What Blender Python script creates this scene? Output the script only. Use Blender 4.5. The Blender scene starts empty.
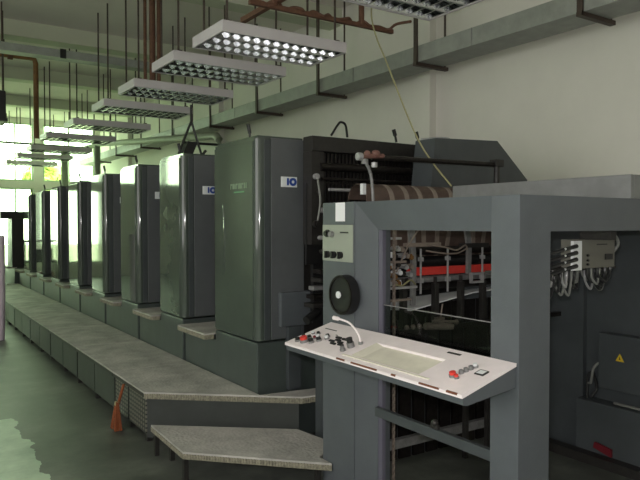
import bpy, bmesh, math, random
from mathutils import Vector, Matrix
random.seed(7)
S = bpy.context.scene
COL = S.collection
PI = math.pi

# ---------------------------------------------------------------- materials
def srgb(r, g, b):
    f = lambda c: (c/255/12.92) if c <= 10.31 else ((c/255+0.055)/1.055)**2.4
    return (f(r), f(g), f(b), 1)

def mat(name, col, rough=.5, metal=0, noise=0, nscale=8, bump=0, bscale=60, coat=0, spec=.5, col2=None, emit=0):
    m = bpy.data.materials.new(name); m.use_nodes = True
    nt = m.node_tree; b = nt.nodes['Principled BSDF']
    b.inputs['Base Color'].default_value = col
    b.inputs['Roughness'].default_value = rough
    b.inputs['Metallic'].default_value = metal
    b.inputs['Coat Weight'].default_value = coat
    b.inputs['Coat Roughness'].default_value = .04
    b.inputs['Specular IOR Level'].default_value = spec
    if emit:
        b.inputs['Emission Color'].default_value = col
        b.inputs['Emission Strength'].default_value = emit
    tc = nt.nodes.new('ShaderNodeTexCoord')
    if noise or col2:
        n = nt.nodes.new('ShaderNodeTexNoise'); n.inputs['Scale'].default_value = nscale
        n.inputs['Detail'].default_value = 6; n.inputs['Roughness'].default_value = .65
        nt.links.new(tc.outputs['Object'], n.inputs['Vector'])
        r = nt.nodes.new('ShaderNodeValToRGB')
        c2 = col2 if col2 else tuple(min(1, c*(1-noise)) for c in col[:3])+(1,)
        r.color_ramp.elements[0].position = .36; r.color_ramp.elements[1].position = .64
        r.color_ramp.elements[0].color = c2; r.color_ramp.elements[1].color = col
        nt.links.new(n.outputs['Fac'], r.inputs['Fac']); nt.links.new(r.outputs['Color'], b.inputs['Base Color'])
    if bump:
        n2 = nt.nodes.new('ShaderNodeTexNoise'); n2.inputs['Scale'].default_value = bscale; n2.inputs['Detail'].default_value = 3
        nt.links.new(tc.outputs['Object'], n2.inputs['Vector'])
        bp = nt.nodes.new('ShaderNodeBump'); bp.inputs['Strength'].default_value = bump; bp.inputs['Distance'].default_value = .01
        nt.links.new(n2.outputs['Fac'], bp.inputs['Height']); nt.links.new(bp.outputs['Normal'], b.inputs['Normal'])
    return m

M = {}
M['paint'] = mat('grey_blue_machine_paint', srgb(86,91,96), .5, noise=.12, nscale=5, bump=.08, bscale=160)
M['paint_dark'] = mat('dark_machine_paint', srgb(70,75,78), .45, noise=.15, nscale=6, bump=.06, bscale=140)
M['paint_end'] = mat('end_panel_paint', srgb(92,95,98), .38, noise=.12, nscale=5, bump=.05, bscale=150)
M['gloss'] = mat('glossy_cover_paint', srgb(74,82,77), .06, noise=.1, nscale=3, spec=.6, bump=.01, bscale=3)
M['base'] = mat('machine_base_paint', srgb(74,82,80), .35, noise=.2, nscale=4, bump=.05, bscale=100)
M['hood'] = mat('hood_sheet', srgb(122,124,124), .45, noise=.2, nscale=7)
M['black'] = mat('black_plastic', srgb(24,24,25), .45)
M['iron'] = mat('dark_iron', srgb(42,40,38), .5, noise=.4, nscale=30)
M['oily'] = mat('oily_dark_metal', srgb(50,46,44), .35, metal=.6, noise=.5, nscale=20)
M['steel'] = mat('worn_steel', srgb(178,178,180), .35, metal=.35, noise=.2, nscale=25)
M['dullsteel'] = mat('dull_steel', srgb(140,140,140), .45, metal=.2, noise=.3, nscale=25)
M['brown'] = mat('brown_drum_skin', srgb(92,76,68), .6, noise=.3, nscale=12)
M['strap'] = mat('pale_strap', srgb(140,128,118), .6, noise=.2, nscale=15)
M['red'] = mat('red_bar_paint', srgb(225,66,58), .45, noise=.15, nscale=20)
M['darkred'] = mat('dark_red_cloth', srgb(110,18,32), .8)
M['white'] = mat('cream_desk_enamel', srgb(246,236,238), .4, noise=.08, nscale=9)
M['tray'] = mat('yellowed_tray', srgb(228,224,208), .45, noise=.15, nscale=8)
M['paper'] = mat('white_paper', srgb(235,235,238), .8)
M['panelgrey'] = mat('control_panel_face', srgb(150,156,144), .5)
M['whiteplate'] = mat('white_plate', srgb(225,228,230), .4)
M['blue'] = mat('blue_print', srgb(35,70,150), .4)
M['palegreen'] = mat('pale_green_print', srgb(112,130,108), .5)
M['midgreen'] = mat('green_print', srgb(60,130,85), .5)
M['yellow'] = mat('yellow_sign', srgb(205,175,40), .5)
M['lampwhite'] = mat('white_lamp_enamel', srgb(205,200,204), .5, noise=.06, nscale=4)
M['louvre'] = mat('bright_louvre_metal', srgb(190,192,195), .16, metal=1)
M['tube'] = mat('fluorescent_tube_glass', srgb(235,240,235), .15, coat=.6)
M['rust'] = mat('rusty_pipe', srgb(112,78,60), .7, noise=.35, nscale=20)
M['darkrod'] = mat('dark_threaded_rod', srgb(70,58,50), .6, noise=.3, nscale=60)
M['copper'] = mat('brown_copper_pipe', srgb(130,92,50), .5, noise=.3, nscale=15)
M['galv'] = mat('galvanised_sheet', srgb(150,154,148), .5, metal=0, noise=.2, nscale=6)
M['duct'] = mat('lagged_pipe', srgb(140,148,130), .6, noise=.12, nscale=8)
M['cable_y'] = mat('pale_yellow_cable', srgb(150,146,108), .5)
M['cable_g'] = mat('grey_cable', srgb(120,122,118), .5)
M['cable_b'] = mat('black_cable', srgb(40,41,42), .4)
M['broom'] = mat('orange_broom_straw', srgb(140,74,38), .8, noise=.35, nscale=40)
M['lilac'] = mat('pale_lilac_sheet', srgb(235,220,235), .6)
M['bark'] = mat('bark', srgb(90,75,60), .9, noise=.3)
M['foliage'] = mat('foliage', srgb(190,200,120), .8, noise=.3, nscale=3)
M['frame'] = mat('window_frame_paint', srgb(190,205,180), .5)
M['ply'] = mat('brown_carton', srgb(120,72,52), .8, noise=.2)

def wallmat(name, col, noise=.06):
    return mat(name, col, .85, noise=noise, nscale=1.2, bump=.08, bscale=40)
M['wall'] = wallmat('wall_plaster', srgb(222,220,212))
M['ceiling'] = wallmat('ceiling_plaster', srgb(228,222,216))
M['beam'] = wallmat('beam_plaster', srgb(196,200,180))

def tread_material(name, col, col2):
    """worn ribbed tread sheet: fine raised bars in alternate directions, scuffed"""
    m = mat(name, col, .7, noise=.3, nscale=3, col2=col2)
    nt = m.node_tree; b = nt.nodes['Principled BSDF']
    tc = nt.nodes.new('ShaderNodeTexCoord')
    ck = nt.nodes.new('ShaderNodeTexVoronoi'); ck.inputs['Scale'].default_value = 45
    nt.links.new(tc.outputs['Object'], ck.inputs['Vector'])
    bp = nt.nodes.new('ShaderNodeBump'); bp.inputs['Strength'].default_value = .6; bp.inputs['Distance'].default_value = .006
    nt.links.new(ck.outputs['Distance'], bp.inputs['Height']); nt.links.new(bp.outputs['Normal'], b.inputs['Normal'])
    return m
M['tread'] = tread_material('tread_plate', srgb(188,185,180), srgb(146,144,140))
M['tread_edge'] = mat('ribbed_tread_edge', srgb(150,146,128), .7, noise=.5, nscale=60)

def perforated():
    m = mat('perforated_skirt', srgb(60,62,60), .5)
    nt = m.node_tree; b = nt.nodes['Principled BSDF']
    tc = nt.nodes.new('ShaderNodeTexCoord')
    mp = nt.nodes.new('ShaderNodeMapping'); mp.inputs['Scale'].default_value = (1, 20, 30)
    nt.links.new(tc.outputs['Object'], mp.inputs['Vector'])
    fr = nt.nodes.new('ShaderNodeVectorMath'); fr.operation = 'FRACTION'
    nt.links.new(mp.outputs['Vector'], fr.inputs[0])
    sb = nt.nodes.new('ShaderNodeVectorMath'); sb.operation = 'SUBTRACT'; sb.inputs[1].default_value = (0, .5, .5)
    nt.links.new(fr.outputs['Vector'], sb.inputs[0])
    ml = nt.nodes.new('ShaderNodeVectorMath'); ml.operation = 'MULTIPLY'; ml.inputs[1].default_value = (0, 1, 1)
    nt.links.new(sb.outputs['Vector'], ml.inputs[0])
    ln = nt.nodes.new('ShaderNodeVectorMath'); ln.operation = 'LENGTH'
    nt.links.new(ml.outputs['Vector'], ln.inputs[0])
    r = nt.nodes.new('ShaderNodeValToRGB')
    r.color_ramp.elements[0].position = .30; r.color_ramp.elements[1].position = .34
    r.color_ramp.elements[0].color = srgb(120, 118, 108); r.color_ramp.elements[1].color = srgb(50, 53, 51)
    nt.links.new(ln.outputs['Value'], r.inputs['Fac']); nt.links.new(r.outputs['Color'], b.inputs['Base Color'])
    return m
M['perf'] = perforated()
M['skirt'] = mat('dark_skirt_paint', srgb(54,58,56), .5, noise=.25, nscale=5)

def floor_material():
    m = mat('worn_painted_concrete', srgb(104,110,104), .5, bump=.06, bscale=25)
    nt = m.node_tree; b = nt.nodes['Principled BSDF']
    tc = nt.nodes.new('ShaderNodeTexCoord')
    n1 = nt.nodes.new('ShaderNodeTexNoise'); n1.inputs['Scale'].default_value = 1.3; n1.inputs['Detail'].default_value = 9; n1.inputs['Roughness'].default_value = .68
    nt.links.new(tc.outputs['Object'], n1.inputs['Vector'])
    r = nt.nodes.new('ShaderNodeValToRGB')
    e = r.color_ramp.elements
    e[0].position = .34; e[0].color = srgb(50,53,50); e[1].position = .66; e[1].color = srgb(108,112,104)
    x = e.new(.5); x.color = srgb(78,81,76)
    nt.links.new(n1.outputs['Fac'], r.inputs['Fac'])
    # a paler square mixed into the floor colour, with ragged edges
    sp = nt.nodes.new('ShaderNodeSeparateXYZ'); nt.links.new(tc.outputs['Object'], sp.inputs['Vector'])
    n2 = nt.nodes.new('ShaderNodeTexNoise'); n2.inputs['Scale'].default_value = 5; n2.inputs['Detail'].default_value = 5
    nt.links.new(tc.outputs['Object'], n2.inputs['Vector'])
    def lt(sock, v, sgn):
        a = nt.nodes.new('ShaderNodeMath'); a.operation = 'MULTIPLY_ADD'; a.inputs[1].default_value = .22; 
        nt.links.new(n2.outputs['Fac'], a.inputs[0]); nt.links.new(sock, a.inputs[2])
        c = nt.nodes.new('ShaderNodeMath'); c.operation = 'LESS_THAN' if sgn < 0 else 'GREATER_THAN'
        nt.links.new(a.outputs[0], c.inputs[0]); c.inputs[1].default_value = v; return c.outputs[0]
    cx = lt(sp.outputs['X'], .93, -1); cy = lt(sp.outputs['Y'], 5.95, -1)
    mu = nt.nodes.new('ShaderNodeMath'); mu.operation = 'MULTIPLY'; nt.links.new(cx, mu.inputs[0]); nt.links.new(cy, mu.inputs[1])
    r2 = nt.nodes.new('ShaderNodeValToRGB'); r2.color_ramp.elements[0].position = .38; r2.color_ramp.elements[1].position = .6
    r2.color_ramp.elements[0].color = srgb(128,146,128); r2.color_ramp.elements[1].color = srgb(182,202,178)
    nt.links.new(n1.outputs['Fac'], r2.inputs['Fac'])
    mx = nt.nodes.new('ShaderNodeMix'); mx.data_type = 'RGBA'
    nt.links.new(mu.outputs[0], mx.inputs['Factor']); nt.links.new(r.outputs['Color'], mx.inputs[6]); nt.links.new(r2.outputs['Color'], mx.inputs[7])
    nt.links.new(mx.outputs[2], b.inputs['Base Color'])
    r3 = nt.nodes.new('ShaderNodeMapRange'); r3.inputs['To Min'].default_value = .35; r3.inputs['To Max'].default_value = .6
    nt.links.new(n1.outputs['Fac'], r3.inputs['Value']); nt.links.new(r3.outputs['Result'], b.inputs['Roughness'])
    return m
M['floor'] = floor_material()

def pane_material(name, tint, refl=.06):
    m = bpy.data.materials.new(name); m.use_nodes = True; nt = m.node_tree; nt.nodes.clear()
    o = nt.nodes.new('ShaderNodeOutputMaterial'); mix = nt.nodes.new('ShaderNodeMixShader'); mix.inputs[0].default_value = refl
    t = nt.nodes.new('ShaderNodeBsdfTransparent'); t.inputs['Color'].default_value = tint
    g = nt.nodes.new('ShaderNodeBsdfGlossy'); g.inputs['Roughness'].default_value = .03
    nt.links.new(t.outputs[0], mix.inputs[1]); nt.links.new(g.outputs[0], mix.inputs[2]); nt.links.new(mix.outputs[0], o.inputs['Surface'])
    return m
M['pane'] = pane_material('greenish_window_glass', (.87, 1.0, .81, 1))
M['pane_fill'] = pane_material('fill_window_glass', (.55, .535, .54, 1))  # tint sets how much fill the added left windows let in
M['guardglass'] = pane_material('clear_guard_sheet', (.72, .74, .74, 1), .05)

# ---------------------------------------------------------------- mesh builder (world coordinates)
class MB:
    def __init__(s): s.b = bmesh.new()
    def box(s, x0, x1, y0, y1, z0, z1, bev=0, seg=2):
        r = bmesh.ops.create_cube(s.b, size=1)
        bmesh.ops.transform(s.b, matrix=Matrix.Translation(((x0+x1)/2, (y0+y1)/2, (z0+z1)/2)) @ Matrix.Diagonal((abs(x1-x0), abs(y1-y0), abs(z1-z0), 1)), verts=r['verts'])
        if bev:
            ed = list({e for v in r['verts'] for e in v.link_edges})
            bmesh.ops.bevel(s.b, geom=ed, offset=bev, segments=seg, profile=.5, affect='EDGES')
        return s
    def cyl(s, a, b, r, n=12, r2=None):
        a, b = Vector(a), Vector(b); d = b-a
        q = d.to_track_quat('Z', 'Y').to_matrix().to_4x4()
        bmesh.ops.create_cone(s.b, cap_ends=True, segments=n, radius1=r, radius2=r if r2 is None else r2, depth=d.length,
                              matrix=Matrix.Translation((a+b)/2) @ q)
        return s
    def ball(s, c, r, n=10, sc=(1, 1, 1)):
        bmesh.ops.create_uvsphere(s.b, u_segments=n, v_segments=max(6, n//2+2), radius=r, matrix=Matrix.Translation(c) @ Matrix.Diagonal((*sc, 1)))
        return s
    def prism(s, pts, vec):
        """extrude a planar polygon (3d points) by vec"""
        vec = Vector(vec)
        lo = [s.b.verts.new(p) for p in pts]; hi = [s.b.verts.new(Vector(p)+vec) for p in pts]
        n = len(pts)
        s.b.faces.new(lo); s.b.faces.new(hi)
        for i in range(n): s.b.faces.new((lo[i], lo[(i+1) % n], hi[(i+1) % n], hi[i]))
        return s
    def tube(s, pts, r, n=8, smooth=True):
        P = [Vector(p) for p in pts]
        if smooth and len(P) > 2:
            Q = []
            for i in range(len(P)-1):
                p0, p1, p2, p3 = P[max(i-1, 0)], P[i], P[i+1], P[min(i+2, len(P)-1)]
                for k in range(6):
                    t = k/6
                    Q.append(.5*((2*p1)+(p2-p0)*t+(2*p0-5*p1+4*p2-p3)*t*t+(3*p1-p0-3*p2+p3)*t**3))
            Q.append(P[-1]); P = Q
        rings = []; up = Vector((.13, .21, .97))
        for i, p in enumerate(P):
            d = (P[min(i+1, len(P)-1)]-P[max(i-1, 0)]).normalized()
            a = d.cross(up)
            if a.length < 1e-3: a = d.cross(Vector((1, 0, 0)))
            a.normalize(); c = d.cross(a)
            rings.append([s.b.verts.new(p+r*(math.cos(2*PI*k/n)*a+math.sin(2*PI*k/n)*c)) for k in range(n)])
        for i in range(len(rings)-1):
            for k in range(n): s.b.faces.new((rings[i][k], rings[i][(k+1) % n], rings[i+1][(k+1) % n], rings[i+1][k]))
        s.b.faces.new(rings[0]); s.b.faces.new(rings[-1])
        return s
    def build(s, name, m, parent=None, smooth=False):
        bmesh.ops.recalc_face_normals(s.b, faces=s.b.faces)
        off = Vector((0, 0, 0))
        p = parent
        while p is not None: off += p.location; p = p.parent
        if off.length: bmesh.ops.translate(s.b, verts=s.b.verts, vec=-off)
        me = bpy.data.meshes.new(name); s.b.to_mesh(me); s.b.free()
        me.materials.append(M[m] if isinstance(m, str) else m)
        o = bpy.data.objects.new(name, me); COL.objects.link(o)
        if parent: o.parent = parent
        me.polygons.foreach_set('use_smooth', [True]*len(me.polygons))
        if smooth != 'all':
            try: me.set_sharp_from_angle(angle=math.radians(38))
            except Exception: pass
            wn_ = o.modifiers.new('face_normals', 'WEIGHTED_NORMAL'); wn_.keep_sharp = True; wn_.weight = 90
        return o

def thing(name, label, cat, loc, group=None):
    o = bpy.data.objects.new(name, None); COL.objects.link(o); o.location = loc; o.empty_display_size = .1
    o['label'] = label; o['category'] = cat
    if group: o['group'] = group
    return o
def tag(o, label, cat, group=None):
    o['label'] = label; o['category'] = cat
    if group: o['group'] = group
    return o
def struct(o): o['kind'] = 'structure'; return o
def copy_tree(o, parent=None):
    c = o.copy(); COL.objects.link(c)
    if parent: c.parent = parent
    for ch in [x for x in bpy.data.objects if x.parent == o]: copy_tree(ch, c)
    return c
def bx(name, m, parent, *a, **k): return MB().box(*a, **k).build(name, m, parent)

# ---------------------------------------------------------------- room shell
XR, XL, YF, YN, ZC = 5.3, -5.0, 20.0, -2.5, 4.6
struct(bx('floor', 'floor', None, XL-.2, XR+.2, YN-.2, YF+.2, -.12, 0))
struct(bx('ceiling', 'ceiling', None, XL-.2, XR+.2, YN-.2, YF+.2, ZC, ZC+.15))
struct(bx('wall_right', 'wall', None, XR, XR+.2, YN, YF, 0, ZC))
struct(bx('wall_near', 'wall', None, XL, XR, YN-.2, YN, 0, ZC))
for k, y in enumerate((5.57, 11.3, 16.9)):
    struct(bx('trim_%d' % (k+1), 'wall', None, XR-.1, XR, y, y+.27, 0, ZC)); 
for k, y in enumerate((1.4, 4.4, 7.45, 10.5, 13.6, 16.6)):
    struct(bx('ceiling_beam_%d' % (k+1), 'beam', None, XL, XR, y, y+.3, ZC-.23, ZC)); 

# far wall: sill, transoms, posts as one wall; windows separately
bays = [(-3.75, -3.0), (-2.8, -1.1), (-.9, .75), (.95, 2.3), (2.5, 3.45), (3.7, 5.15)]
w = MB(); Y0, Y1 = YF, YF+.18
def grid_wall(w, fixed, bays, lo_rows, up_row, a0, a1, axis):
    edges = [a0]+[v for b_ in bays for v in b_]+[a1]
    def bb(p, q, z0, z1):
        if q-p < 1e-4: return
        if axis == 'x': w.box(p, q, fixed[0], fixed[1], z0, z1)
        else: w.box(fixed[0], fixed[1], p, q, z0, z1)
    for i in range(0, len(edges), 2): bb(edges[i], edges[i+1], 0, ZC)
    for i, (p, q) in enumerate(bays):
        bb(p, q, up_row[1], ZC)
        if lo_rows[i]:
            bb(p, q, 0, lo_rows[i][0]); bb(p, q, lo_rows[i][1], up_row[0])
        else: bb(p, q, 0, up_row[0])
LO, UP = (.45, 2.62), (2.82, 4.46)
grid_wall(w, (Y0, Y1), bays, [None, None, LO, LO, LO, LO], UP, XL, XR, 'x')
struct(w.build('wall_far', 'wall'))
wn = 0
def window(axis, fixed, p, q, z0, z1, pm, bars=2, hbar=True):
    global wn; wn += 1
    def bb(mb, a, b_, c, d, t=.04):
        if axis == 'x': mb.box(a, b_, fixed-t, fixed+t, c, d)
        else: mb.box(fixed-t, fixed+t, a, b_, c, d)
    f = MB(); e = .045
    bb(f, p, p+e, z0, z1); bb(f, q-e, q, z0, z1); bb(f, p+e, q-e, z0, z0+e); bb(f, p+e, q-e, z1-e, z1)
    for k in range(1, bars):
        c = p+(q-p)*k/bars; bb(f, c-.02, c+.02, z0+e, z1-e, .03)
    o = struct(f.build('window_%d' % wn, 'frame'))  # far windows and the added unseen left ones
    g = MB(); bb(g, p+e, q-e, z0+e, z1-e, .004); g.build('window_pane', pm, o)
for i, (p, q) in enumerate(bays):
    window('x', YF+.09, p, q, UP[0], UP[1], 'pane')
    if i >= 2: window('x', YF+.09, p, q, LO[0], LO[1], 'pane')
w = MB()
lb = [(-1.8, .6), (1.0, 3.4), (3.8, 6.2)]  # unseen window bays, added to light the near end from the left
grid_wall(w, (XL-.18, XL), lb, [None]*3, (1.1, 3.8), YN, YF, 'y')
struct(w.build('wall_left', 'wall'))
for p, q in lb: window('y', XL-.09, p, q, 1.1, 3.8, 'pane_fill', 3)

# outside: yard and trees seen, burnt out, through the far windows
struct(bx('ground_outside', mat('yard', srgb(150,150,130), .9, noise=.2, nscale=1), None, -40, 40, YF+.25, 60, -.3, -.15))
def tree(x, y, h, r, lab, seed):
    rnd = random.Random(seed)
    t = thing('tree', lab, 'tree', (x, y, -.15), 'trees outside the far windows')
    MB().tube([(x, y, -.15), (x+.1, y, h*.4), (x, y+.1, h*.72)], .06, 8).build('trunk', 'bark', t)
    c = MB()
    for k in range(420):
        a, b_, rr = rnd.uniform(0, 2*PI), rnd.uniform(-1, 1), r*rnd.uniform(.55, 1)**.6
        s_ = math.sqrt(1-b_*b_); p = Vector((x+rr*s_*math.cos(a), y+rr*s_*math.sin(a), h*.72+rr*.7*b_))
        m_ = Matrix.Translation(p) @ Matrix.Rotation(rnd.uniform(0, PI), 4, 'X') @ Matrix.Rotation(rnd.uniform(0, PI), 4, 'Y')
        bmesh.ops.create_grid(c.b, x_segments=1, y_segments=1, size=rnd.uniform(.1, .2), matrix=m_)
    c.build('crown', 'foliage', t)
tree(2.0, 27, 4.7, .8, 'sunlit tree outside far windows, behind the tall feeder frame', 1)
tree(5.6, 29.5, 4.9, .9, 'sunlit tree outside far windows, behind the pale pillar', 2)
tree(10.2, 32, 5.3, 1.1, 'sunlit tree outside far windows, beyond the hanging drain pipe', 3)

# ---------------------------------------------------------------- printing units
XS = 2.2; PITCH = 1.31
def make_unit(y, L, lab, first=False, PITCH=1.264):
    u = thing('printing_unit', lab, 'printing press unit', (XS, y, 0), 'printing units of the press')
    b = MB()
    b.box(XS, XS+2.2, y, y+L, .0, .738, .012).box(XS+.012, XS+2.2, y+L, y+PITCH-.004, .0, .655, .008)
    b.build('base_cabinet', 'base', u)
    # rounded cover: plan outline with generous corner radius, swept up
    def plan(r, x1, y0, y1, z):
        pts = []
        for k in range(7):
            a = PI+k*PI/12; pts.append((XS+r+r*math.cos(a), y0+r+r*math.sin(a), z))
        pts.append((x1, y0, z)); pts.append((x1, y1, z))
        for k in range(4):
            a = PI/2+k*PI/6; pts.append((XS+.02+.02*math.cos(a), y1-.02+.02*math.sin(a), z))
        return pts
    c = MB().prism(plan(.045, XS+.39, y, y+L, .75), (0, 0, 1.47))
    top = MB()
    c.prism([(XS+.02, y+.02, 2.22), (XS+.39, y+.004, 2.22), (XS+.39, y+L, 2.22), (XS+.02, y+L-.02, 2.22)], (0, 0, .02))
    co = c.build('tower_cover', 'gloss', u)
    bx('side_panel', 'gloss', u, XS-.006, XS+.01, y+.055, y+L-.012, .76, 2.2, bev=.004)
    top.b.free()
    e = MB().box(XS+.115, XS+.395, y-.008, y+.01, .755, 2.225, .004)
    e.build('end_panel', 'paint_end', u)
    bx('trim_strip', 'paint_dark', u, XS+.06, XS+.108, y-.005, y+.012, .755, 2.21, bev=.003)
    # number badge on the end panel
    bd = bx('number_badge', 'whiteplate', u, XS+.195, XS+.33, y-.014, y-.008, 1.872, 1.948)
    bx('badge_field', 'whiteplate', bd, XS+.2, XS+.238, y-.018, y-.0139, 1.885, 1.938)
    g = MB().box(XS+.243, XS+.258, y-.018, y-.0139, 1.885, 1.938)
    n = 20
    for k in range(n):
        a0, a1 = 2*PI*k/n, 2*PI*(k+1)/n; cx, cz = XS+.294, 1.911
        q = [(cx+r_*math.cos(a)*1.05, y-.018, cz+r_*math.sin(a)) for r_, a in ((.012, a0), (.03, a0), (.03, a1), (.012, a1))]
        g.prism(q, (0, .004, 0))
    g.build('badge_mark', 'blue', bd)
    MB().box(XS+.392, XS+2.2, y+.03, y+L, .738, 2.12, .01).box(XS+.3, XS+2.2, y+L, y+PITCH-.004, .655, 2.06, .01).build('unit_frame', 'iron', u)
    # foot step in the gap behind the cover
    st = bx('foot_step', 'tread', u, XS-.07, XS+.3, y+L+.06, y+PITCH-.03, .69, .702)
    ed = MB().box(XS-.072, XS-.06, y+L+.06, y+PITCH-.03, .656, .69).box(XS-.06, XS+.012, y+L+.05, y+L+.062, .656, .69)
    for k in range(24):
        yy = y+L+.07+k*(PITCH-L-.11)/24; ed.cyl((XS-.073, yy, .658), (XS-.073, yy, .69), .006, 6)
    ed.build('step_edge', 'tread_edge', st)
    # lever on the roof
    lv = MB().cyl((XS+.1, y+.3, 2.238), (XS+.1, y+.3, 2.30), .008, 8).cyl((XS+.1, y+.3, 2.29), (XS+.085, y+.3, 2.36), .014, 8).box(XS+.07, XS+.13, y+.26, y+.34, 2.238, 2.25)
    lv.build('roof_lever', 'black', u)
    if first:
        # faint raised line, lettering and underline on the glossy cover, disc on roof
        t = MB(); random.seed(3)
        yy = 4.56
        for k, wd in enumerate((.026, .026, .012, .03, .012, .026, .03, .028, .012)):
            z0, z1 = 1.865, 1.905
            t.box(XS-.009, XS-.0062, yy-wd, yy, z0, z1) if k % 3 else t.box(XS-.009, XS-.0062, yy-wd*.45, yy, z0, z1).box(XS-.009, XS-.0062, yy-wd, yy-wd*.45, z1-.012, z1)
            yy -= wd+.009
        t.build('lettering', 'palegreen', u)
        bx('underline', 'midgreen', u, XS-.009, XS-.0062, 4.33, 4.50, 1.835, 1.845)
        MB().tube([(XS-.008, 4.70, 1.75), (XS-.008, 4.68, 1.62), (XS-.008, 4.67, 1.2)], .005, 6).build('scratch_ridge', 'gloss', u)
        MB().cyl((XS+.25, y+.32, 2.235), (XS+.25, y+.32, 2.275), .07, 16).build('roof_cap', 'black', u)
        MB().box(XS+.17, XS+.43, y-.05, y-.004, .845, 1.1, .012).build('lower_guard_box', 'paint', u)
        MB().box(XS+.235, XS+.345, y-.05, y-.004, .376, .845, .006).build('lower_column', 'paint_dark', u)
    return u
u1 = make_unit(4.146, .725, 'glossy grey press unit nearest the white control desk, with pale lettering', True, 1.405)
u2 = make_unit(5.575, .58, 'second press unit from the control desk, black lifting bracket above it')
ords = ['third', 'fourth', 'fifth', 'sixth', 'seventh', 'eighth']
ys = [5.575+1.284*(k+1) for k in range(6)]
for i, y in enumerate(ys):
    c = copy_tree(u2); c.location.y = y; c.scale.z = 1-.007*i
    c['label'] = ('%s press unit from the control desk along the long walkway' % ords[i]) if i < 5 else 'last press unit, standing before the dark feeder frame by the windows'

# feeder at the far end
fd = thing('feeder', 'dark feeder frame with overhanging arm at far end of press', 'press feeder', (2.0, 14.75, 0))
bx('base_cabinet', 'base', fd, 2.15, 4.3, 14.72, 16.6, 0, .68, bev=.01)
bx('tower_panel', 'iron', fd, 2.11, 2.45, 14.76, 15.4, .68, 1.71, bev=.01)
bx('side_frame', 'iron', fd, 4.1, 4.24, 14.76, 16.4, .68, 1.9, bev=.01)
bx('overhead_arm', 'iron', fd, 1.9, 4.1, 14.74, 15.1, 1.71, 1.86, bev=.01)
bx('foot_step', 'tread', fd, 2.0, 2.2, 14.75, 15.7, .68, .70)

# ---------------------------------------------------------------- walkway sections
def deck(name, pts, z, th, lab, group, zedge=None):
    t = thing(name, lab, 'walkway platform' if name == 'walkway_platform' else 'step', (pts[0][0], pts[0][1], 0), group)
    MB().prism([(x, y, z-.012) for x, y in pts], (0, 0, .012)).build('tread_plate', 'tread', t)
    return t
def edge_strip(t, a, b, z, h, ribs=True):
    a, b = Vector((*a, 0)), Vector((*b, 0)); d = (b-a); L = d.length; d.normalize(); nrm = Vector((d.y, -d.x, 0))
    m = MB().prism([a+Vector((0, 0, z-h)), b+Vector((0, 0, z-h)), b+Vector((0, 0, z-.013)), a+Vector((0, 0, z-.013))], -nrm*.012)
    if ribs:
        n = int(L/.018)
        for k in range(n):
            p = a+d*(.009+k*.018)+nrm*.001
            m.cyl(p+Vector((0, 0, z-h+.002)), p+Vector((0, 0, z-.014)), .0045, 5)
    m.build('edge_strip', 'tread_edge', t)
WX = 1.53; ZP = .375
G = 'walkway platform sections'
A_, B_, C_ = (1.53, 4.638), (2.42, 3.89), (2.66, 3.86)
p1 = deck('walkway_platform', [A_, B_, C_, (2.66, 4.04), (2.195, 4.10), (2.195, 5.43), (1.53, 5.43)], ZP, .05, 'chamfered end section of the tread-plate walkway, beside the low step', G)
edge_strip(p1, A_, B_, ZP, .05); edge_strip(p1, B_, C_, ZP, .05)
bx('edge_rail', 'iron', p1, WX, WX+.012, 4.645, 5.43, .335, .362)
MB().prism([(1.56, 4.66, .03), (2.42, 3.93, .03), (2.42, 3.93, .325), (1.56, 4.66, .325)], (.006, .008, 0)).build('skirt_panel', 'skirt', p1)
bx('skirt_panel', 'perf', p1, WX+.02, WX+.03, 4.66, 5.06, .06, .33)
bx('skirt_panel', 'perf', p1, WX+.02, WX+.03, 5.08, 5.42, .06, .33)
for y in (4.66, 5.06): bx('leg', 'iron', p1, WX+.03, WX+.07, y, y+.04, 0, .36)
segs = [(5.44, 6.74), (6.75, 8.05), (8.06, 9.36), (9.37, 10.67), (10.68, 11.98), (11.99, 13.29), (13.30, 14.6)]
wl = ['second walkway section, next to the chamfered end section', 'third walkway section, beside the third press unit', 'fourth walkway section, beside the fourth press unit',
      'fifth walkway section, beside the fifth press unit', 'sixth walkway section, beside the sixth press unit', 'seventh walkway section, beside the seventh press unit', 'last walkway section, beside the last press unit']
def section(y0, y1, lab):
    t = deck('walkway_platform', [(WX, y0), (2.195, y0), (2.195, y1-.012), (WX, y1-.012)], ZP, .05, lab, G)
    bx('edge_rail', 'iron', t, WX, WX+.012, y0, y1, .335, .362)
    h = (y0+y1)/2
    bx('skirt_panel', 'skirt', t, WX+.02, WX+.03, y0+.02, h-.01, .06, .33)
    bx('skirt_panel', 'skirt', t, WX+.02, WX+.03, h+.01, y1-.02, .06, .33)
    for y in (y0+.01, h-.02): bx('leg', 'iron', t, WX+.03, WX+.07, y, y+.04, 0, .36)
    return t
s0 = section(*segs[0], wl[0])
for (a, b), lab in list(zip(segs, wl))[1:]:
    c = copy_tree(s0); c.location.y = a; c['label'] = lab

# low step in front of the chamfer
SP = [(1.50, 4.40), (1.484, 3.766), (2.137, 3.105), (2.137, 3.235), (2.36, 3.36), (2.30, 3.76)]
st = deck('access_step', SP, .2, .05, 'low tread-plate step on short legs, in front of chamfered walkway end', None)
edge_strip(st, SP[0], SP[1], .2, .045); edge_strip(st, SP[1], SP[2], .2, .045)
for x, y in ((1.505, 4.33), (1.5, 3.79), (1.56, 4.18), (2.09, 3.19), (2.24, 3.7)): bx('leg', 'iron', st, x, x+.03, y, y+.03, 0, .19)

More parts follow.
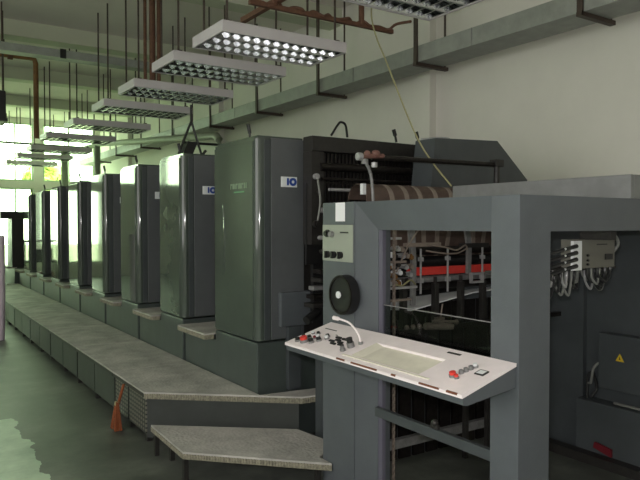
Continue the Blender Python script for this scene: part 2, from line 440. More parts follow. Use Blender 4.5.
# broom leaning on the skirt
br = thing('broom', 'short orange straw broom leaning against the perforated walkway skirt', 'broom', (1.45, 5.06, 0))
MB().cyl((1.45, 5.06, .15), (1.515, 5.08, .345), .011, 8).build('handle', 'broom', br)
bh = MB()
rnd = random.Random(5)
for k in range(60):
    a = rnd.uniform(-1, 1); c = rnd.uniform(-1, 1)
    bh.cyl((1.455+.008*c, 5.06+.012*a, .22), (1.45+.03*c, 5.06+.062*a, .004), .004, 5)
bh.build('bristle_head', 'broom', br)
MB().cyl((1.45, 5.06, .19), (1.457, 5.062, .22), .018, 10).build('binding', 'cable_y', br)

# ---------------------------------------------------------------- delivery of the press
XA = 2.151
D = thing('delivery', 'large grey open-framed delivery end of the press, holding red bar inside', 'press delivery', (XA, 1.763, 0))
MB().prism([(XA+.003, 1.9, 1.722), (XA+.035, 1.9, 1.568), (XA+.14, 1.9, 1.568), (XA+.14, 1.9, 1.722)], (0, 1.0, 0)).build('side_beam', 'paint', D)
MB().prism([(XA+.003, 2.9, 0), (XA+.035, 2.735, 0), (XA+.055, 2.735, 0), (XA+.055, 2.9, 0)], (0, 0, 1.722)).build('rear_post', 'paint', D)
bx('jamb_strip', mat('violet_grey_strip', srgb(92,90,104), .5), D, XA+.036, XA+.058, 2.70, 2.733, .0, 1.566)
bx('corner_post', 'paint', D, XA-.006, 2.345, 1.763, 1.915, 0, 1.722, bev=.004)
bx('end_beam', 'paint', D, 2.345, 4.05, 1.765, 1.90, 1.568, 1.722, bev=.003)
bx('end_post', 'paint', D, 3.85, 4.06, 1.764, 1.915, 0, 1.568, bev=.003)
colm = MB().box(XA-.002, XA+.26, 2.902, 3.217, .0, 1.725, .005)
colm.build('control_column', 'paint', D)
cp = bx('switch_panel', 'panelgrey', D, XA-.008, XA-.002, 2.91, 3.21, 1.385, 1.595, bev=.002)
MB().cyl((XA-.008, 3.15, 1.545), (XA-.022, 3.15, 1.545), .022, 16).cyl((XA-.022, 3.15, 1.545), (XA-.034, 3.15, 1.545), .015, 12).build('selector_knob', 'black', cp)
MB().cyl((XA-.008, 3.105, 1.54), (XA-.03, 3.105, 1.54), .017, 14).build('push_button', 'dullsteel', cp)
for y in (3.15, 3.085, 3.02):
    MB().cyl((XA-.008, y, 1.422), (XA-.022, y, 1.422), .02, 14).box(XA-.034, XA-.02, y-.006, y+.006, 1.402, 1.442).build('rotary_switch', 'black', cp)
bx('scale_mark', 'black', cp, XA-.0095, XA-.0079, 2.95, 3.03, 1.548, 1.556)
hw = MB().cyl((XA-.002, 2.96, 1.203), (XA-.055, 2.96, 1.203), .112, 40).build('hand_wheel', 'black', D)
MB().cyl((XA-.055, 2.975, 1.203), (XA-.062, 2.975, 1.203), .02, 16).build('hub_cap', 'whiteplate', hw)
r_ = MB()
for k in range(32):
    a0, a1 = 2*PI*k/32, 2*PI*(k+1)/32
    r_.prism([(XA-.055, 2.96+q*math.cos(a), 1.203+q*math.sin(a)) for q, a in ((.096, a0), (.108, a0), (.108, a1), (.096, a1))], (-.006, 0, 0))
r_.build('wheel_rim', 'oily', hw)
# hood over the sheet path
MB().box(3.0, 3.03, 1.80, 3.0, 1.60, 1.842, .004).box(3.03, 4.0, 1.80, 1.83, 1.60, 1.842, .004).box(3.03, 4.0, 1.83, 3.0, 1.82, 1.842).build('hood', 'hood', D)
# guard glass and bar on operator side
gl = bx('guard_sheet', 'guardglass', D, XA+.045, XA+.05, 1.916, 2.71, .95, 1.166)
bx('sheet_edge', 'dullsteel', gl, XA+.044, XA+.051, 1.916, 2.71, 1.166, 1.170)
gb = bx('guard_bar', 'paint_dark', D, XA+.01, XA+.04, 1.916, 2.734, .567, .617, bev=.004)
MB().box(XA+.012, XA+.03, 2.255, 2.305, .617, .64, .004).ball((XA+.02, 2.28, .645), .018, 10).build('bar_latch', 'iron', gb)
# inner far side wall
MB().box(4.06, 4.12, 1.92, 2.75, .40, 1.6).box(4.02, 4.12, 2.75, 3.9, .0, 1.8).build('inner_side_wall', 'paint_dark', D)
MB().box(3.945, 4.12, 1.92, 2.75, .0, .40, .006).build('inner_ledge', 'paint_dark', D)
bx('inner_kerb', 'iron', D, 3.86, 3.945, 1.92, 3.2, 0, .06)
jb = bx('junction_box', 'paint_dark', D, 3.97, 4.06, 2.1, 2.6, .5, .87, bev=.006)
MB().prism([(3.968, 2.415, .70), (3.968, 2.475, .70), (3.968, 2.445, .752)], (.003, 0, 0)).build('warning_triangle', 'yellow', jb)
MB().prism([(3.9665, 2.44, .712), (3.9665, 2.45, .712), (3.9665, 2.4455, .735)], (.002, 0, 0)).build('warning_bolt', 'black', jb)
MB().tube([(4.03, 2.72, .41), (4.0, 2.70, .5), (3.98, 2.66, .52), (3.96, 2.63, .62), (3.99, 2.61, .66)], .009, 8).build('cable', 'cable_g', D)
MB().tube([(4.0, 2.70, .405), (3.99, 2.69, .55), (4.0, 2.66, .58), (4.03, 2.65, .48), (4.0, 2.67, .41)], .011, 8).build('cable', 'cable_b', D)
MB().tube([(4.0, 2.5, .41), (3.98, 2.35, .415), (4.0, 2.1, .41), (3.99, 1.95, .41)], .009, 8).build('cable', 'cable_g', D)
# sheet-path machinery behind the operator opening (runs across, near Y 3.3)
rnd = random.Random(11)
prof = [(3.42-.1*math.sin(a), 1.765+.1*math.cos(a)) for a in [PI*(-.5+k/12) for k in range(13)]]+[(3.315, 1.6), (3.33, 1.45), (3.36, 1.3)]
def skin(mb, xa, xb, off, sk=0):
    n = len(prof)
    for k in range(n-1):
        (ya, za), (yb, zb) = prof[k], prof[k+1]
        s0_, s1_ = sk*(1.865-za), sk*(1.865-zb)
        mb.prism([(xa+s0_, ya-off, za), (xb+s0_, ya-off, za), (xb+s1_, yb-off, zb), (xa+s1_, yb-off, zb)], (0, .008, -.004))
    return mb
dm = skin(MB(), 2.56, 4.0, 0); bmesh.ops.remove_doubles(dm.b, verts=dm.b.verts, dist=1e-5)
dm.build('delivery_drum', 'brown', D)
for x, sk in ((2.74, .10), (2.87, .10), (2.99, .12), (3.14, .05), (3.3, -.1), (3.48, .1), (3.66, -.1)):
    skin(MB(), x, x+.035, .006, sk).build('drum_strap', 'strap', D)
MB().cyl((2.5, 3.25, 1.42), (4.0, 3.25, 1.42), .028, 14).build('roller', 'oily', D)
MB().cyl((2.5, 3.28, 1.345), (4.0, 3.28, 1.345), .038, 16).build('roller', 'black', D)
MB().cyl((2.45, 3.2, 1.235), (4.0, 3.2, 1.235), .022, 12).build('roller', 'dullsteel', D)
MB().cyl((2.5, 3.3, 1.18), (4.0, 3.3, 1.18), .03, 12).build('roller', 'oily', D)
MB().cyl((2.4, 3.35, 1.47), (2.75, 3.35, 1.47), .012, 10).build('roller', 'steel', D)
MB().cyl((2.4, 3.3, 1.40), (2.72, 3.3, 1.40), .012, 10).build('roller', 'steel', D)
MB().box(2.78, 4.0, 3.16, 3.19, 1.265, 1.318, .003).build('red_bar', 'red', D)
MB().prism([(2.58, 3.3, 1.09), (3.75, 3.3, 1.13), (3.75, 3.1, 1.15), (3.3, 3.1, 1.13), (2.75, 3.1, 1.05), (2.58, 3.2, 1.06)], (0, 0, .008)).build('sheet_plate', 'whiteplate', D)
for x in (2.66, 2.93, 3.16, 3.37, 3.58):
    MB().box(x-.018, x+.018, 3.06, 3.1, .93, 1.22, .004).cyl((x, 3.08, 1.22), (x, 3.08, 1.26), .012, 8).build('gripper_finger', 'iron', D)
for x, z0, z1 in ((2.77, 1.08, 1.60), (3.27, 1.26, 1.60)):
    MB().prism([(x-.03, 3.12, z1), (x+.02, 3.12, z1), (x+.035, 3.12, (z0+z1)/2), (x+.03, 3.12, z0), (x-.005, 3.12, z0), (x, 3.12, (z0+z1)/2)], (0, .02, 0)).build('hanger_arm', 'dullsteel', D)
for x in (2.85, 3.09, 3.42):
    MB().cyl((x, 3.13, 1.15), (x, 3.13, 1.44), .007, 8).box(x-.014, x+.014, 3.115, 3.145, 1.22, 1.25).box(x-.012, x+.012, 3.115, 3.145, 1.36, 1.385).build('clamp_rod', 'steel', D)
fr = MB()
fr.box(3.22, 3.34, 3.04, 3.06, 1.205, 1.22).box(3.22, 3.34, 3.04, 3.06, 1.26, 1.275).box(3.22, 3.235, 3.04, 3.06, 1.22, 1.26).box(3.325, 3.34, 3.04, 3.06, 1.22, 1.26)
fr.build('clamp_frame', 'steel', D)
for k in range(22):
    x = 2.56+.035*(k % 6)+rnd.uniform(-.012, .012); z = 1.23+.055*(k//5)+rnd.uniform(-.012, .012)
    (MB().cyl((x, 3.1, z), (x, 3.17, z), .010, 10).cyl((x, 3.08, z), (x, 3.1, z), .016, 6).cyl((x-.03, 3.12, z+.012), (x+.03, 3.12, z+.016), .005, 6)).build('air_fitting', ('steel', 'strap', 'copper', 'whiteplate', 'iron')[k % 5], D)
for x0_, x1_, z, m_ in ((2.5, 2.62, 1.505, 'steel'), (2.5, 2.66, 1.36, 'strap'), (2.5, 2.75, 1.20, 'steel'), (2.5, 2.7, 1.125, 'strap')):
    bx('guide_bar', m_, D, x0_, x1_, 3.05, 3.07, z, z+.014)
for k, (pts, m_) in enumerate((
    ([(2.62, 3.1, 1.30), (2.68, 3.06, 1.46), (2.78, 3.06, 1.57), (2.9, 3.1, 1.58)], 'strap'),
    ([(2.84, 3.06, 1.47), (2.98, 3.04, 1.45), (3.08, 3.04, 1.43), (3.16, 3.04, 1.46), (3.2, 3.06, 1.43)], 'strap'),
    ([(2.84, 3.07, 1.43), (2.98, 3.05, 1.41), (3.1, 3.05, 1.41), (3.2, 3.06, 1.44)], 'strap'),
    ([(2.55, 3.05, 1.24), (2.62, 3.05, 1.22), (2.7, 3.06, 1.25), (2.76, 3.08, 1.22)], 'cable_y'),
    ([(2.9, 3.05, 1.57), (3.0, 3.04, 1.56), (3.12, 3.05, 1.58)], 'strap'))):
    MB().tube(pts, .0055, 6).build('air_hose', m_, D)
bx('cross_rail', 'strap', D, 2.7, 3.0, 3.1, 3.13, 1.455, 1.48)
bx('cross_rail', 'iron', D, 3.2, 3.45, 3.1, 3.14, 1.44, 1.47)
# chains of the pile lift
ch = MB()
for k in range(78):
    z = .02+k*.0198
    ch.box(2.427, 2.445, 2.9, 2.906, z, z+.017) if k % 2 else ch.box(2.432, 2.440, 2.893, 2.913, z-.002, z+.019)
ch.build('lift_chain', 'strap', D)
# slatted back board of the pile bay and its rails
for k in range(12):
    x = 2.5+k*.125
    bx('back_slat', 'oily', D, x, x+.1, 3.36, 3.38, 0.0, 1.05)
for x in (3.15, 3.36, 3.74):
    bx('pile_stop', 'iron', D, x, x+.03, 3.02, 3.05, .05, .6)
bx('bottom_rail', 'dullsteel', D, 2.5, 4.0, 3.3, 3.34, .1, .16)
lk = MB().cyl((2.68, 2.9, .985), (2.90, 2.9, .965), .022, 10).cyl((2.72, 2.88, 1.015), (2.93, 2.88, .995), .008, 8).box(2.77, 2.82, 2.88, 2.92, .97, 1.03)
lk.cyl((2.80, 2.9, 1.0), (2.82, 2.9, 1.11), .005, 6)
lk.build('side_jogger', 'strap', D)
for x in (2.55, 2.6, 2.65, 2.96): MB().ball((x, 2.92, .985), .016, 10).build('suction_cup', 'strap', D)
bx('jogger_rail', 'oily', D, 2.5, 4.02, 2.93, 2.96, .94, .97)
# lower side wall between delivery and first unit
bx('lower_side_wall', 'paint_dark', D, 2.5, 4.1, 3.39, 3.84, 0, .86, bev=.006)
# connector box inside the end opening
cb = bx('connector_box', mat('olive_grey_box', srgb(104,103,95), .5), D, 2.90, 3.19, 2.0, 2.12, 1.375, 1.52, bev=.003)
bx('box_hanger', 'iron', D, 3.0, 3.05, 1.905, 2.08, 1.52, 1.60)
bx('plug_strip', 'whiteplate', cb, 2.832, 2.899, 1.995, 2.012, 1.368, 1.515)
for k in range(4):
    z = 1.49-.033*k
    MB().cyl((2.84, 1.985, z), (2.74, 1.975, z-.012), .011, 10, .009).build('cable_plug', 'cable_b', cb)
    MB().cyl((2.745, 1.976, z-.011), (2.72, 1.973, z-.014), .006, 8).build('plug_collar', 'whiteplate', cb)
    MB().tube([(2.72, 1.973, z-.014), (2.62, 1.97, z-.03), (2.5, 2.0, z-.05), (2.4, 2.05, z-.06)], .009, 8).build('cable', 'cable_b', D)
for z in (1.44, 1.415, 1.395): MB().cyl((2.95, 2.0, z), (2.95, 1.99, z), .006, 8).build('button', 'black', cb)
bx('label_mark', 'black', cb, 3.03, 3.12, 1.9985, 2.0, 1.492, 1.498)
bx('socket', 'black', cb, 3.1, 3.16, 1.992, 2.0, 1.415, 1.445)
MB().tube([(3.02, 2.05, 1.521), (3.08, 2.03, 1.555), (3.17, 2.0, 1.545), (3.22, 2.0, 1.5), (3.215, 2.02, 1.46), (3.185, 2.03, 1.45)], .009, 8).build('cable', 'cable_g', D)
for k in range(32):
    x = 2.62+.0175*k+rnd.uniform(-.01, .01); y = 2.03+rnd.uniform(0, .12); d = rnd.uniform(.07, .14); wdt = rnd.uniform(.02, .06)
    MB().tube([(x, y, 1.37), (x+wdt*.2, y, 1.37-d*.6), (x+wdt, y-.01, 1.37-d), (x+wdt*1.9, y, 1.37-d*.5), (x+wdt*2.1, y, 1.37)], .0065+.003*(k % 2), 6).build('cable', ('cable_g', 'cable_b', 'cable_b', 'cable_g', 'cable_b', 'steel', 'cable_b')[k % 7], D)
bx('cable_rail', 'iron', D, 2.4, 3.3, 2.06, 2.18, 1.36, 1.374)
# upper rear machinery over the drum
bx('upper_beam', 'iron', D, 2.55, 4.3, 3.955, 4.08, 2.13, 2.24, bev=.006)
MB().cyl((2.63, 3.97, 2.02), (4.2, 3.97, 2.02), .03, 12).build('roller', 'oily', D)
MB().cyl((2.63, 3.95, 1.93), (4.2, 3.95, 1.93), .012, 12).build('roller', 'oily', D)
MB().cyl((2.66, 3.9, 1.85), (4.2, 3.9, 1.85), .012, 12).build('roller', 'steel', D)
gr = MB()
for k in range(44):
    x = 2.7+k*.034; gr.box(x, x+.012, 4.03, 4.05, 1.7, 2.13)
gr.box(2.66, 4.25, 4.035, 4.045, 1.90, 1.915).box(2.66, 4.25, 4.035, 4.045, 2.05, 2.06)
gr.build('guard_grille', 'oily', D)
bx('back_plate', 'black', D, 2.62, 4.3, 4.05, 4.085, .86, 2.13)
bx('inner_side_frame', 'iron', D, 2.555, 2.66, 3.97, 4.085, 1.45, 2.13)
bx('knob_plate', 'black', D, 2.545, 2.67, 4.03, 4.05, 1.3, 1.9, bev=.004)
for k, (x, z, r) in enumerate(((2.585, 1.945, .022), (2.61, 1.83, .02), (2.64, 1.70, .02), (2.585, 1.60, .026), (2.62, 1.50, .016), (2.64, 1.40, .018))):
    MB().cyl((x, 3.975, z), (x, 3.94, z), r, 14).cyl((x, 3.94, z), (x, 3.933, z), r*.45, 8).build('frame_knob', 'steel' if k in (0, 2, 4) else 'iron', D)
MB().tube([(2.60, 3.96, 1.93), (2.595, 3.94, 1.88), (2.61, 3.94, 1.76), (2.60, 3.96, 1.62)], .008, 8).build('air_hose', 'cable_g', D)
for k in range(5):
    z = 1.0+.06*k
    bx('link_bracket', ('iron', 'oily', 'dullsteel')[k % 3], D, 2.5+.02*k, 2.66, 3.86+.03*(k % 3), 3.99, z, z+.03, bev=.003)
MB().cyl((2.56, 3.9, .97), (2.44, 3.86, .92), .03, 12).build('foot_valve', 'black', D)
for k in range(6):
    z = 1.0+.045*k
    MB().cyl((2.5, 3.45, z), (2.75, 3.5, z+.01), .009+.004*(k % 2), 8).build('linkage_rod', 'steel' if k % 2 else 'oily', D)
# bar above the frame with red fitting and its post
cbv = MB().cyl((2.5, 3.2, 2.015), (3.66, 3.2, 2.025), .017, 14).build('cross_bar', 'oily', D)
MB().cyl((3.64, 3.2, 1.85), (3.64, 3.2, 2.04), .022, 12).box(3.6, 3.68, 3.17, 3.23, 2.01, 2.06).build('bar_support', 'iron', D)
MB().tube([(2.44, 3.19, 1.99), (2.49, 3.19, 1.90), (2.51, 3.19, 1.72)], .010, 10).cyl((2.45, 3.2, 2.0), (2.45, 3.2, 1.97), .022, 10).build('bar_support', 'dullsteel', D)
v = MB().ball((2.46, 3.19, 2.03), .024, 10).ball((2.52, 3.18, 2.035), .026, 10, (1.3, 1, .9)).cyl((2.38, 3.18, 2.01), (2.58, 3.18, 2.025), .014, 10)
v.build('valve_body', mat('red_brown_valve', srgb(118, 84, 76), .5), cbv)
MB().cyl((2.37, 3.17, 2.01), (2.40, 3.17, 2.01), .024, 10).build('valve_nut', 'steel', cbv)
MB().cyl((2.5, 3.17, 1.98), (2.5, 3.17, 1.95), .02, 10).build('valve_nut', 'steel', cbv)
bx('drum_block', 'whiteplate', D, 2.535, 2.56, 3.33, 3.36, 1.79, 1.86)
# drive-side cover beyond
MB().prism([(3.36, 3.6, 1.75), (3.42, 3.6, 2.245), (4.1, 3.6, 2.27), (4.47, 3.6, 1.97), (4.47, 3.6, 1.75)], (0, .22, 0)).build('drive_side_cover', 'paint_dark', D)
wh = MB().tube([(2.78, 4.05, 2.265), (2.83, 4.03, 2.35), (2.86, 4.03, 2.37), (2.9, 4.03, 2.35), (2.93, 4.05, 2.265)], .009, 8).build('lift_handle', 'black', D)
for x in (3.42, 3.66): MB().cyl((x, 4.05, 2.26), (x-.015, 4.05, 2.32), .01, 8).cyl((x-.012, 4.05, 2.31), (x-.03, 4.05, 2.36), .016, 8).build('lever', 'black', D)
MB().tube([(3.6, 3.95, 2.28), (3.72, 3.9, 2.295), (3.84, 3.9, 2.30), (3.95, 3.95, 2.28)], .014, 8).build('roof_rail', 'steel', D)
tag(MB().prism([(3.92, 2.47, .068), (3.92, 2.60, .10), (3.90, 2.58, .145), (3.90, 2.46, .125)], (.02, 0, 0)).build('red_rag', 'darkred'), 'small dark red rag on the kerb inside the delivery', 'rag')
tag(MB().box(XA-.004, XA-.002, 2.99, 3.082, 1.615, 1.722).build('paper_notice', 'paper'), 'white paper notice stuck above the switch panel', 'paper notice')

# ---------------------------------------------------------------- control desk
Kd = thing('control_desk', 'sloping white control desk with red buttons fixed to the delivery frame', 'control desk', (1.83, 1.77, .9))
X0, X1, DY0, DY1 = 1.83, 2.142, 1.772, 3.12
zt = lambda x: .94+.28*(x-1.83)
def deskbox(mb, xa, xb, ya, yb, h0, h1):
    """box that follows the slope of the desk: h0..h1 above the top plane"""
    mb.prism([(xa, ya, zt(xa)+h0), (xb, ya, zt(xb)+h0), (xb, ya, zt(xb)+h1), (xa, ya, zt(xa)+h1)], (0, yb-ya, 0)); return mb
tx0, tx1, ty0, ty1 = 1.885, 2.045, 2.08, 2.57
t = MB()
for a in ((X0, tx0, DY0, DY1), (tx1, X1, DY0, DY1), (tx0, tx1, DY0, ty0), (tx0, tx1, ty1, DY1)): deskbox(t, *a, -.014, 0)
t.build('desk_top', 'white', Kd)
ap = MB().prism([(X0+.004, DY0+.004, zt(X0)-.014), (X1, DY0+.004, zt(X1)-.014), (X1, DY0+.004, .925), (X0+.03, DY0+.004, .893), (X0+.012, DY0+.004, .897)], (0, DY1-DY0-.008, 0))
ap.build('desk_body', 'paint', Kd)
tr = MB()
deskbox(tr, tx0, tx1, ty0, ty1-.06, -.0139, -.0115)
tr.prism([(tx0, ty1, zt(tx0)), (tx1, ty1, zt(tx1)), (tx1, ty1-.06, zt(tx1)-.0125), (tx0, ty1-.06, zt(tx0)-.0125)], (0, 0, -.001))
tr.build('pen_tray', 'tray', Kd)
for ya, yb, w_ in ((2.62, 2.55, .004), (2.5, 2.3, .003), (2.2, 2.17, .005), (2.02, 1.9, .003), (1.86, 1.8, .006)):
    d = MB(); deskbox(d, X0-.001, X0+w_, yb, ya, -.006, .0006); d.build('chipped_edge', 'ply', Kd)
tm = MB(); deskbox(tm, tx0-.02, tx0-.012, 2.0, 2.62, 0, .004); tm.build('tray_lip', 'tray', Kd)
def button(x, y, r, h, m_, nm='push_button'):
    n = Vector((-.28, 0, 1)).normalized(); p = Vector((x, y, zt(x)))
    b_ = MB().cyl(p, p+n*h*.5, r*1.25, 14).build(nm+'_collar' if 0 else 'button_collar', 'dullsteel', Kd)
    MB().cyl(p+n*h*.5, p+n*h, r, 14).build(nm, m_, b_)
for x, y, r, h, m_ in ((1.876, 3.054, .014, .02, 'black'), (1.884, 3.0, .02, .032, 'red'), (1.893, 2.945, .013, .024, 'black'), (1.93, 2.925, .013, .02, 'black'), (1.965, 2.9, .011, .02, 'whiteplate'),
                       (1.93, 3.02, .011, .018, 'black'), (1.955, 2.975, .011, .018, 'whiteplate'), (1.925, 3.07, .01, .018, 'black'), (1.985, 2.92, .01, .018, 'black'), (1.98, 3.06, .009, .016, 'whiteplate'),
                       (1.99, 3.02, .009, .016, 'black'), (1.94, 2.98, .009, .016, 'darkred'),
                       (1.935, 1.925, .014, .022, 'red'), (1.93, 1.9, .009, .016, 'red'), (1.972, 1.915, .009, .016, 'dullsteel'), (1.995, 1.91, .009, .016, 'dullsteel'), (2.018, 1.905, .009, .016, 'dullsteel'), (2.04, 1.9, .01, .018, 'whiteplate')):
    button(x, y, r, h, m_)
for x, y in ((1.975, 2.81), (1.998, 2.78), (1.935, 2.8), (1.94, 2.74), (1.96, 2.77), (1.955, 2.84), (2.0, 2.84)):
    d = MB(); deskbox(d, x-.006, x+.006, y-.022, y+.022, 0, .007); d.build('key_switch', 'black', Kd)
button(1.951, 2.661, .016, .05, 'black', 'rotary_knob'); button(1.90, 2.66, .012, .024, 'dullsteel')
d = MB(); deskbox(d, 1.99, 2.028, 1.815, 1.862, 0, .005); d.build('display_window', 'black', Kd)
d = MB(); deskbox(d, 1.995, 2.022, 1.822, 1.856, .005, .006); d.build('display_label', 'whiteplate', Kd)
d = MB(); deskbox(d, 2.10, 2.112, 2.05, 2.13, 0, .002); deskbox(d, 2.06, 2.066, 2.95, 3.06, 0, .0015); deskbox(d, 2.02, 2.025, 2.88, 2.9, 0, .0015); d.build('slot_mark', 'iron', Kd)
mc = MB().tube([(1.997, 2.64, zt(1.997)-.002), (1.99, 2.65, 1.035), (1.975, 2.70, 1.085), (1.96, 2.75, 1.1), (1.95, 2.785, 1.105)], .0055, 8).build('microphone_stalk', 'white', Kd)
MB().cyl((1.951, 2.775, 1.104), (1.946, 2.81, 1.106), .011, 12).build('microphone_head', 'white', mc)
MB().cyl((1.997, 2.64, zt(1.997)-.002), (1.997, 2.64, zt(1.997)+.012), .012, 12).build('microphone_base', 'dullsteel', mc)

# ---------------------------------------------------------------- ceiling lamps
def make_lamp(lab):
    L, W, z0, z1 = 1.27, .64, 3.2, 3.285
    t = thing('ceiling_lamp', lab, 'ceiling lamp', (2.32, 4.97, z0), 'louvred ceiling lamps in a row')
    x, y = 2.32, 4.97
    h = MB().box(x, x+L, y, y+.018, z0, z1, .003).box(x, x+L, y+W-.018, y+W, z0, z1, .003).box(x, x+.018, y+.018, y+W-.018, z0, z1).box(x+L-.018, x+L, y+.018, y+W-.018, z0, z1).box(x, x+L, y, y+W, z1, z1+.012, .003)
    h.build('housing', 'lampwhite', t)
    lv = MB(); rows, cells = 3, 12
    rw = (W-.05)/rows
    for k in range(rows):
        ya, yb = y+.025+k*rw, y+.025+(k+1)*rw
        for side, yy in ((1, ya), (-1, yb)):      # sloped reflector sides
            lv.prism([(x+.02, yy, z0+.004), (x+.02, yy+side*.008, z0+.004), (x+.02, yy+side*.035, z1-.012), (x+.02, yy+side*.03, z1-.012)], (L-.04, 0, 0))
        for c in range(cells+1):
            xx = x+.03+c*(L-.06)/cells
            lv.prism([(xx-.006, ya+.006, z0+.004), (xx+.006, ya+.006, z0+.004), (xx+.001, ya+.03, z0+.05), (xx-.001, ya+.03, z0+.05)], (0, rw-.03, 0))
    lv.build('louvre', 'louvre', t)
    bx('reflector', 'louvre', t, x+.02, x+L-.02, y+.02, y+W-.02, z1-.006, z1-.001)
    for k in range(rows):
        yc = y+.025+(k+.5)*rw
        MB().cyl((x+.03, yc, z0+.055), (x+L-.03, yc, z0+.055), .013, 10).build('tube', 'tube', t)
    for dx, dy in ((.08, .08), (.08, W-.08), (L-.08, .08), (L-.08, W-.08)):
        MB().cyl((x+dx, y+dy, z1+.01), (x+dx, y+dy, ZC), .011, 8).build('hanger_rod', 'darkrod', t)
    bx('hanger_plate', 'darkrod', t, x+.06, x+.1, y+.03, y+W-.03, z1+.012, z1+.03)
    bx('hanger_plate', 'darkrod', t, x+L-.1, x+L-.06, y+.03, y+W-.03, z1+.012, z1+.03)
    return t
l0 = make_lamp('louvred lamp second in the row, hanging above the lettered press unit')
for x, y, lab in ((2.30, 3.2, 'louvred lamp first in the row, cut off by the picture top'), (2.33, 6.10, 'third louvred lamp in the row, hanging beside the brown drop pipes'), (2.39, 7.52, 'fourth louvred lamp in the row, just beyond the brown drop pipes'),
                  (2.43, 8.95, 'fifth louvred lamp in the row, with bright streaks under louvre'), (2.46, 10.85, 'sixth louvred lamp in the row from the delivery end'), (2.42, 12.75, 'seventh louvred lamp in the row from the delivery end'),
                  (2.54, 15.0, 'eighth louvred lamp in the row from the delivery end'), (2.55, 16.85, 'ninth louvred lamp, second from the far windows'), (2.6, 18.9, 'last louvred lamp of the row, close to far windows')):
    c = copy_tree(l0); c.location.x = x; c.location.y = y; c['label'] = lab

# ---------------------------------------------------------------- pipes, trays, cables
ct = thing('cable_tray', 'grey cable tray hung along the side wall on flat brackets', 'cable tray', (4.65, -2, 3.3))
MB().box(4.66, 5.0, -2.2, 19.8, 3.3, 3.312).box(4.65, 4.66, -2.2, 19.8, 3.3, 3.47).box(5.0, 5.01, -2.2, 19.8, 3.3, 3.47).box(4.66, 5.0, -2.2, 19.8, 3.46, 3.47).build('tray_channel', 'galv', ct)
for y in (1.3, 3.2, 5.15, 7.02, 8.7, 10.4, 12.2, 14.1, 16.0, 18.0):
    h = MB().box(4.62, 4.64, y, y+.05, 3.27, ZC).box(4.615, 5.08, y, y+.05, 3.262, 3.297)
    h.build('hanger_bracket', 'darkrod', ct)
    MB().cyl((5.05, y+.025, 3.28), (5.05, y+.025, ZC), .012, 8).build('hanger_rod', 'darkrod', ct)
for y in (4.4, 6.3, 9.5): bx('joint_strip', 'dullsteel', ct, 4.645, 4.65, y, y+.012, 3.3, 3.47)
c2 = thing('cable_tray', 'narrow grey cable tray crossing under ceiling, ending beside brown drop pipes', 'cable tray', (0, 9.75, 3.95))
MB().box(-4.9, 3.75, 9.65, 9.85, 3.93, 3.94).box(-4.9, 3.75, 9.64, 9.65, 3.93, 4.04).box(-4.9, 3.75, 9.85, 9.86, 3.93, 4.04).box(-4.9, 3.75, 9.65, 9.85, 4.03, 4.04).build('tray_channel', 'galv', c2)
bx('tray_clip', 'black', c2, 2.02, 2.10, 9.625, 9.64, 3.92, 4.05)
for x in (-3, -.5, 1.3, 3.4): MB().cyl((x, 9.75, 4.04), (x, 9.75, ZC), .01, 8).build('hanger_rod', 'darkrod', c2)
for x, y, r, z, lab in ((2.80, 8.35, .022, 3.35, 'thin brown drop pipe, first of three between the lamps'), (2.89, 8.33, .04, 3.45, 'thick rusty drop pipe, middle of three between the lamps'), (2.965, 8.30, .024, 3.45, 'brown drop pipe with paler paint, third between the lamps')):
    tag(MB().cyl((x, y, z), (x, y, ZC+.03), r, 12).build('drop_pipe', 'rust'), lab, 'pipe', 'brown drop pipes')
pp = thing('ceiling_pipe', 'brown copper pipe with elbow crossing then dropping near hanging black screen', 'pipe', (1.4, 11.0, 4.2))
MB().tube([(-4.95, 11.05, 4.2), (1.85, 11.05, 4.2), (1.93, 11.05, 4.19), (1.95, 11.05, 4.12), (1.95, 11.05, 2.95)], .04, 12, smooth=False).build('pipe_run', 'copper', pp)
MB().cyl((1.3, 11.05, 4.2), (1.42, 11.05, 4.2), .06, 12).cyl((1.55, 11.05, 4.2), (1.62, 11.05, 4.2), .065, 12).build('pipe_joint', 'rust', pp)
for x in (-3, 0, 1.5): MB().cyl((x, 11.05, 4.24), (x, 11.05, ZC), .009, 8).build('hanger_rod', 'darkrod', pp)
rl = thing('lamp_rail', 'rusty angle rail with wound cable above the second lamp', 'rail', (2.9, 5.3, 3.55))
bx('rail', 'rust', rl, 2.7, 4.35, 5.2, 5.24, 3.56, 3.60)
MB().cyl((2.95, 5.22, 3.58), (2.95, 5.22, ZC), .022, 10).build('hanger_rod', 'rust', rl)
MB().cyl((3.95, 5.22, 3.58), (3.95, 5.22, ZC), .03, 10).build('hanger_rod', 'rust', rl)
MB().tube([(2.75+.08*k, 5.215+.03*math.sin(k*1.9), 3.60+.022*math.sin(k*2.6)) for k in range(20)]+[(4.3, 5.1, 3.62), (4.32, 4.9, 3.6)], .014, 6).build('wound_cable', 'rust', rl)
bx('diagonal_rail', 'rust', rl, 2.95, 3.0, 3.9, 5.9, 3.61, 3.66)
tag(MB().tube([(3.05, 3.9, 3.27), (3.11, 3.98, 3.18), (3.10, 3.9, 3.0), (3.07, 3.76, 2.81), (3.06, 3.39, 2.181), (3.03, 3.04, 1.845)], .006, 8).build('hanging_cable', 'cable_y'), 'thin pale yellow cable hanging from first lamp to delivery hood', 'cable')
dp = thing('drain_pipe', 'pale lagged pipe along side wall with two drops behind press', 'pipe', (4.42, 9.7, 2.1))
MB().tube([(4.48, 9.7, 2.0), (4.48, 9.7, 2.85), (4.48, 9.74, 2.97), (4.48, 9.84, 3.04), (4.48, 10.0, 3.06), (4.40, 16.9, 3.62)], .062, 14, smooth=False).build('pipe_run', 'duct', dp)
